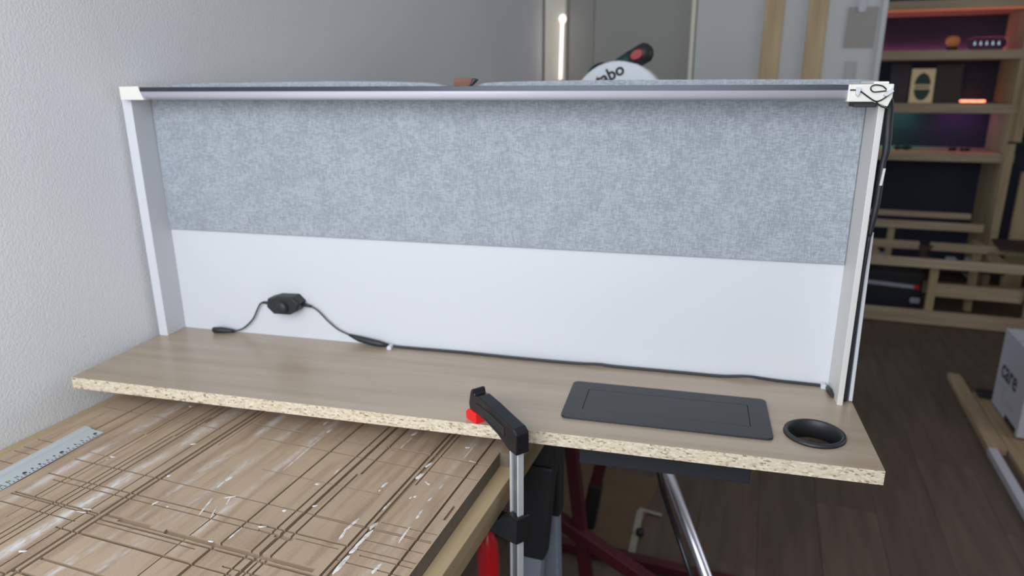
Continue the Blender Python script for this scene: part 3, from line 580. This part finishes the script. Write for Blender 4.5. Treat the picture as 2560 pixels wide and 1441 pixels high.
MB().lathe([(.0001, -.03), (.035, -.028), (.04, 0), (.04, .03), (.0001, .032)], (.592, 1.17, 1.432), 24, axis='y').part('motor_cap', 'black', sw)
h0, h1 = Vector((.640, 1.10, 1.452)), Vector((.7195, 1.10, 1.494)); hd = (h1-h0).normalized()
MB().tube([h0, h0+hd*.02, h0+hd*.045, h0+hd*.075, h1, h1+hd*.010, h1+hd*.0155], [.018, .021, .0235, .025, .0245, .017, .005], 18).part('handle', 'black', sw)
MB().tube([h0+hd*.012, h0+hd*.052], [.0212, .0245], 18).part('handle_grip', 'green', sw, label='dark green section')
hn = Vector((-hd.z, 0, hd.x)); tc = h0+hd*.068+hn*.0035+Vector((0, -.0225, 0))
b = MB(); b.prism([((tc+hd*(x*.0165)+hn*(z*.0115)).x, (tc+hd*(x*.0165)+hn*(z*.0115)).z) for x, z in circle(0, 0, 1, 20)], XZ, tc.y-.006, tc.y+.006); b.part('trigger', 'dred', sw, .002, label='red trigger')
mw = Matrix.Translation((.6100, 1.0744, 1.4265)) @ Matrix.Rotation(math.radians(-27), 4, 'Y') @ Matrix.Rotation(math.radians(90), 4, 'X')
text_part('guard_lettering', 'metabo', .042, mw, sw, 'ink', .0012)

# shiny pole leaning, cardboard
pl = thing('shiny_pole', 'shiny black pole leaning diagonally behind the organizer under the oak board', 'pole', (1.08, .30, 0))
p1, p0 = Vector((.887, .60, .628)), Vector((.983, .50, .472)); dd = (p1-p0); top = p1+dd*((.884-.616)/dd.z); bot = p0-dd*(.472/dd.z)
MB().tube([bot+Vector((0, 0, .02)), top], .0125, 24).part('tube', 'chrome', pl)
MB().tube([bot+Vector((0, 0, .006)), bot+Vector((0, 0, .05))-dd.normalized()*0], .016, 16).part('end_cap', 'black', pl)
cb = thing('cardboard_sheet', 'flattened brown cardboard sheet with pale tape lying on the floor behind the table', 'cardboard', (.55, 1.4, 0))
MB().prism([(.30, 1.15), (.735, 1.15), (.762, 1.60), (.30, 1.62)], XY, .0005, .006).part('sheet', 'cardb', cb)
for a, b_, wd in (((.727, 1.375), (.742, 1.10), .011), ((.722, 1.385), (.800, 1.372), .008)):
    a, b_ = Vector(a), Vector(b_); t = (b_-a).normalized(); nn = Vector((-t.y, t.x))*wd; MB().prism([tuple(a+nn), tuple(a-nn), tuple(b_-nn), tuple(b_+nn)], XY, .0062, .0075).part('tape_strip', 'tape', cb, label='pale tape strip')
MB().lathe([(.0001, 0), (.013, 0), (.013, .014), (.010, .018), (.0001, .018)], (.748, 1.242, .0078), 18).solo('plastic_cap', 'black', 'small black plastic cap standing on the pale tape of the cardboard', 'cap')

# ------------------------------------------------------------------ timber on the floor and the white carton
def plank(poly, z0, z1, m, label): MB().prism(poly, XY, z0, z1).solo('timber_plank', m, label, 'plank', 'timber lying along the right of the floor', bev=.002)
plank([(1.953, 2.225), (2.020, 2.225), (2.019, 3.008), (1.966, 3.008)], 0, .030, 'paley', 'long pale plank on the floor reaching furthest back')
plank([(1.945, .60), (1.978, .60), (1.984, 2.222), (1.951, 2.222)], 0, .030, 'carton', 'white edged narrow batten lying on the floor in front of the pale planks')
plank([(2.020, .60), (2.112, .60), (2.118, 2.80), (2.026, 2.80)], 0, .026, 'paley', 'wide pale plank on the floor in front of the white carton')
plank([(2.121, .60), (2.235, .60), (2.235, 2.82), (2.124, 2.82)], 0, .036, 'paley', 'pale plank on the floor under the white carton')
bx = thing('white_carton', 'white carton with dark word care standing on the floor planks', 'box', (2.24, 2.52, .0365))
MB().box(2.075, 2.42, 2.335, 2.690, .0365, .385).part('carton', 'carton', bx, .002)
MB().box(2.075, 2.42, 2.513, 2.517, .385, .3865).part('lid_seam', 'cartonink', bx)
text_part('lettering', 'care', .118, Matrix.Translation((2.0745, 2.540, .222)) @ Matrix.Rotation(math.radians(-90), 4, 'Z') @ Matrix.Rotation(math.radians(90), 4, 'X'), bx, 'ink', .0016)
b = MB()
for y0, y1, z0, z1 in ((2.560, 2.686, .1495, .1510), (2.560, 2.562, .06, .151), (2.41, 2.53, .115, .1165), (2.43, 2.53, .10, .1012)): b.box(2.0742, 2.0755, y0, y1, z0, z1)
b.part('printed_lines', 'cartonink', bx)
MB().box(2.0738, 2.0755, 2.36, 2.50, .0395, .062).part('black_strip', 'black', bx)  # black strip low on the lettered side of the carton
MB().prism(rrect(2.03, 2.12, 2.72, 2.79, .01), XY, .0365, .052).solo('dark_strap', 'black', 'black flat pouch lying on the planks behind the white carton', 'pouch', bev=.004)

# ------------------------------------------------------------------ timber platform frame
fr = thing('platform_frame', 'unfinished platform frame of pale timber battens below the lit shelves', 'bed frame', (2.3, 4.2, 0))
def rail(x0, x1, y0, y1, z0, z1, nm='rail', m='palex', dz=0, par=None): return MB().hexa([(x0, y0, z0), (x1, y0, z0+dz), (x1, y1, z0+dz), (x0, y1, z0)], [(x0, y0, z1), (x1, y0, z1+dz), (x1, y1, z1+dz), (x0, y1, z1)]).part(nm, m, par or fr, .003)
rail(1.46, 3.15, 3.86, 3.90, .004, .085)
rail(1.46, 3.15, 3.82, 3.86, .362, .412)
rail(1.46, 1.985, 4.20, 4.24, .388, .436); rail(2.05, 3.15, 4.20, 4.24, .388, .436)
rail(1.46, 2.415, 4.58, 4.62, .450, .500); rail(1.46, 2.35, 4.66, 4.69, .518, .556)
rail(2.03, 2.52, 3.98, 4.02, .150, .226)
rail(1.46, 3.15, 4.60, 4.64, .004, .085)
for x0, y0, z1 in ((2.012, 3.90, .36), (2.52, 3.90, .36), (3.10, 3.90, .41), (1.47, 3.90, .41), (2.30, 4.24, .43), (2.46, 4.58, .45), (1.86, 4.60, .45), (3.10, 4.60, .45)): MB().box(x0, x0+.04, y0, y0+.045, .0, z1).part('post', 'palez', fr, .002)
for x0 in (1.70, 2.36, 2.82): MB().box(x0, x0+.04, 3.90, 4.58, .40-.045, .40).part('joist', 'paley', fr, .002)
MB().prism([(2.00, .387), (2.115, .33), (2.115, .318), (1.985, .318), (1.965, .436), (2.045, .436)], XZ, 4.10, 4.12).part('gusset', 'dwood', fr, .001, label='dark brown triangular gusset')
MB().box(1.46, 2.50, 4.30, 4.60, .235, .25).part('lower_shelf', 'dwood', fr)
MB().hexa([(2.39, 4.10, .437), (2.75, 4.05, .437), (2.75, 4.40, .437), (2.42, 4.40, .437)], [(2.39, 4.10, .45), (2.75, 4.05, .45), (2.75, 4.40, .45), (2.42, 4.40, .45)]).solo('brown_board', 'dwood', 'dark brown board lying on the right end of the platform frame', 'board')
for x, w_, l in ((1.80, .04, 'small pale box on the low shelf of the platform, leftmost'), (2.185, .055, 'small pale box on the low shelf of the platform, middle one'), (2.295, .075, 'wider pale box on the low shelf of the platform, rightmost')):
    MB().box(x, x+w_, 4.36, 4.41, .2502, .313).solo('small_box', 'label', l, 'box', 'small pale boxes under the platform', bev=.003)
ec = thing('equipment_case', 'black equipment case with pale strip and red ends under the platform frame', 'case', (1.87, 4.15, 0))
MB().box(1.60, 2.005, 4.02, 4.29, 0, .275).part('body', 'black', ec, .012)
MB().hexa([(1.66, 4.012, .192), (1.955, 4.012, .180), (1.955, 4.02, .180), (1.66, 4.02, .192)], [(1.66, 4.012, .216), (1.955, 4.012, .201), (1.955, 4.02, .201), (1.66, 4.02, .216)]).part('pale_strip', 'label', ec)
MB().box(1.955, 1.985, 4.011, 4.02, .179, .203).part('red_end', 'redpad', ec, label='red strip end')
MB().prism(rrect(1.945, 2.00, .088, .122, .008), XZ, 4.012, 4.02).part('latch', 'label', ec, .002)

# ------------------------------------------------------------------ lit shelf unit
sh = thing('shelf_unit', 'timber shelf unit with coloured light strips in the dark alcove', 'shelf', (2.0, 4.97, 0))
YS0, YS1 = 4.75, 5.22
for z0, z1, x1 in ((1.850, 1.915, 2.62), (1.548, 1.605, 2.555), (1.208, 1.268, 2.535), (.890, .950, 2.555)): MB().box(1.30, x1, YS0, YS1, z0, z1).part('shelf_board', 'palex', sh, .003)
for z0, z1 in ((.02, .890), (.950, 1.208), (1.268, 1.548), (1.605, 1.850)): MB().box(2.488, 2.530, YS0+.01, YS1-.01, z0, z1).part('upright', 'palez', sh, .003)
MB().box(1.30, 1.34, YS0+.01, YS1-.01, .02, .89).part('upright', 'palez', sh, .003)
MB().box(1.30, 2.53, YS1, YS1+.012, .02, 2.4).part('back_sheet', 'navy', sh)
def led(x0, x1, y, z, m, nm='light_strip', h=.006): MB().box(x0, x1, y, y+.010, z, z+h).part(nm, m, sh)
led(1.34, 2.48, 5.185, 1.6055, 'ledp'); led(1.34, 2.60, YS0-.004, 1.846, 'ledo', h=.012); [led(2.225+.05*k, 2.270+.05*k, 5.12, 1.2685, 'ledhot', h=.015) for k in range(4)]
led(1.50, 2.02, 5.12, 1.201, 'ledg'); led(2.16, 2.42, 5.12, 1.201, 'ledv'); led(1.50, 2.47, YS0+.03, .9505, 'ledo', h=.003)
# right hand wooden posts beside the shelf
t = thing('timber_post', 'pale upright timber post at the right end of the shelf unit', 'post', (2.52, 4.72, 0))
MB().box(2.487, 2.535, 4.695, 4.742, .0, 1.02).part('lower_post', 'palez', t, .003)
MB().box(2.520, 2.56, 4.695, 4.742, 1.032, 2.3).part('upper_post', 'palez', t, .003)
MB().box(2.50, 2.62, 4.694, 4.744, 1.02, 1.032).part('metal_plate', 'dwood', t)
MB().box(2.60, 2.72, 4.695, 4.735, .0, .84).solo('timber_post', 'palez', 'wide pale board standing right of the shelf post at the picture edge', 'post', bev=.003)

# things on the shelves
vb = thing('vintage_lamp', 'small orange glowing glass bulb lamp on the upper lit shelf', 'lamp', (2.115, 4.88, 1.6055))
MB().lathe([(.0001, 0), (.030, 0), (.032, .008), (.026, .026), (.0001, .026)], (2.115, 4.88, 1.6055), 24).part('base', 'black', vb)
MB().lathe([(.018, .026), (.036, .040), (.043, .058), (.040, .076), (.026, .090), (.0001, .094)], (2.115, 4.88, 1.6055), 24).part('globe', 'amber', vb)
tcx = thing('tube_clock', 'horizontal glass tube with five glowing figures on the upper lit shelf', 'clock', (2.31, 4.88, 1.605))
pts = [(2.197, 4.88, 1.648), (2.200, 4.88, 1.648), (2.21, 4.88, 1.648), (2.235, 4.88, 1.648), (2.385, 4.88, 1.648), (2.408, 4.88, 1.648), (2.420, 4.88, 1.648), (2.424, 4.88, 1.648)]
MB().tube(pts, [.004, .02, .032, .040, .040, .032, .02, .004], 24).part('glass_tube', 'glass', tcx)
MB().box(2.215, 2.405, 4.86, 4.90, 1.6055, 1.612).part('stand', 'black', tcx, .002)
for k in range(5):
    x = 2.243+k*.034
    b = MB(); b.lathe([(.0001, -.005), (.012, -.005), (.012, .005), (.0001, .005)], (x, 4.885, 1.648), 16, axis='y'); dkt = b.part('digit_cell', 'tubehalo', tcx)
    MB().prism([(x-.005, 1.640), (x+.005, 1.640), (x+.0025, 1.650), (x, 1.664), (x-.0025, 1.650)], XZ, 4.874, 4.879).part('glowing_figure', 'tubelit', dkt)
def picture(name, x0, x1, z0, z1, y, label, fm, pm_, lean=.03, inset=.008):
    t = thing(name, label, 'picture', ((x0+x1)/2, y, z0))
    MB().hexa([(x0, y, z0), (x1, y, z0), (x1, y+.012, z0), (x0, y+.012, z0)], [(x0, y+lean, z1), (x1, y+lean, z1), (x1, y+lean+.012, z1), (x0, y+lean+.012, z1)]).part('frame', fm, t, .001)
    f = lambda u, v, h: (x0+(x1-x0)*u, y+lean*v-h, z0+(z1-z0)*v); a = inset/(x1-x0); b = inset/(z1-z0)
    MB().hexa([f(a, b, .0002), f(1-a, b, .0002), f(1-a, 1-b, .0002), f(a, 1-b, .0002)], [f(a, b, .001), f(1-a, b, .001), f(1-a, 1-b, .001), f(a, 1-b, .001)]).part('print', pm_, t); return t, f
t, f = picture('framed_label', 1.908, 2.050, 1.2685, 1.493, 4.88, 'cream framed print with an oval green emblem on the middle shelf', 'gold', 'gold', .03, .004)
MB().prism([(u, v) for u, v in [(.5+.36*math.cos(2*math.pi*k/32), .47+.40*math.sin(2*math.pi*k/32)) for k in range(32)]], lambda a, b, h: f(a, b, h), .0012, .002).part('oval_emblem', 'dgreen', t)
MB().prism([(.14, .40), (.86, .40), (.86, .54), (.14, .54)], f, .0021, .0028).part('cream_band', 'gold', t)
MB().prism([(.36, .80), (.64, .80), (.5, .90)], f, .0021, .0028).part('emblem_crest', 'dgreen', t)
for k in range(6): MB().prism([(.20+.105*k, .43), (.265+.105*k, .43), (.265+.105*k, .51), (.20+.105*k, .51)], f, .0029, .0034).part('dark_stroke', 'dgreen', t)
t2, f2 = picture('dark_picture', 2.056, 2.218, 1.2685, 1.520, 4.90, 'dark olive framed picture right of the cream print on the middle shelf', 'dframe', 'dpic', .03, .012)
t3, f3 = picture('dark_picture', 1.780, 1.906, 1.2685, 1.525, 4.92, 'dark red picture half hidden left of the cream print on the middle shelf', 'dframe', 'dpic2', .03, .006)
def lump(x0, x1, z0, h, y, label):
    n = 7; b = MB(); c = (x0+x1)/2; pts = [(x0+(x1-x0)*k/n, y+.01*math.sin(k*2.1), z0+h*.5) for k in range(n+1)]
    b.tube(pts, [h*.15]+[h*(.36+.13*math.sin(k*1.7)) for k in range(1, n)]+[h*.15], 10); b.solo('dark_ornament', 'black', label, 'ornament', 'dark ornaments on the lowest lit shelf')
lump(1.855, 1.97, .950, .034, 4.85, 'long dark ornament lying at the left of the lowest lit shelf')
lump(2.192, 2.238, .950, .030, 4.85, 'small dark ornament, left of the pair on the lowest lit shelf')
lump(2.258, 2.322, .950, .026, 4.85, 'small dark ornament, right of the pair on the lowest lit shelf')

for o in bpy.data.objects:
    if '_o' in o: del o['_o']
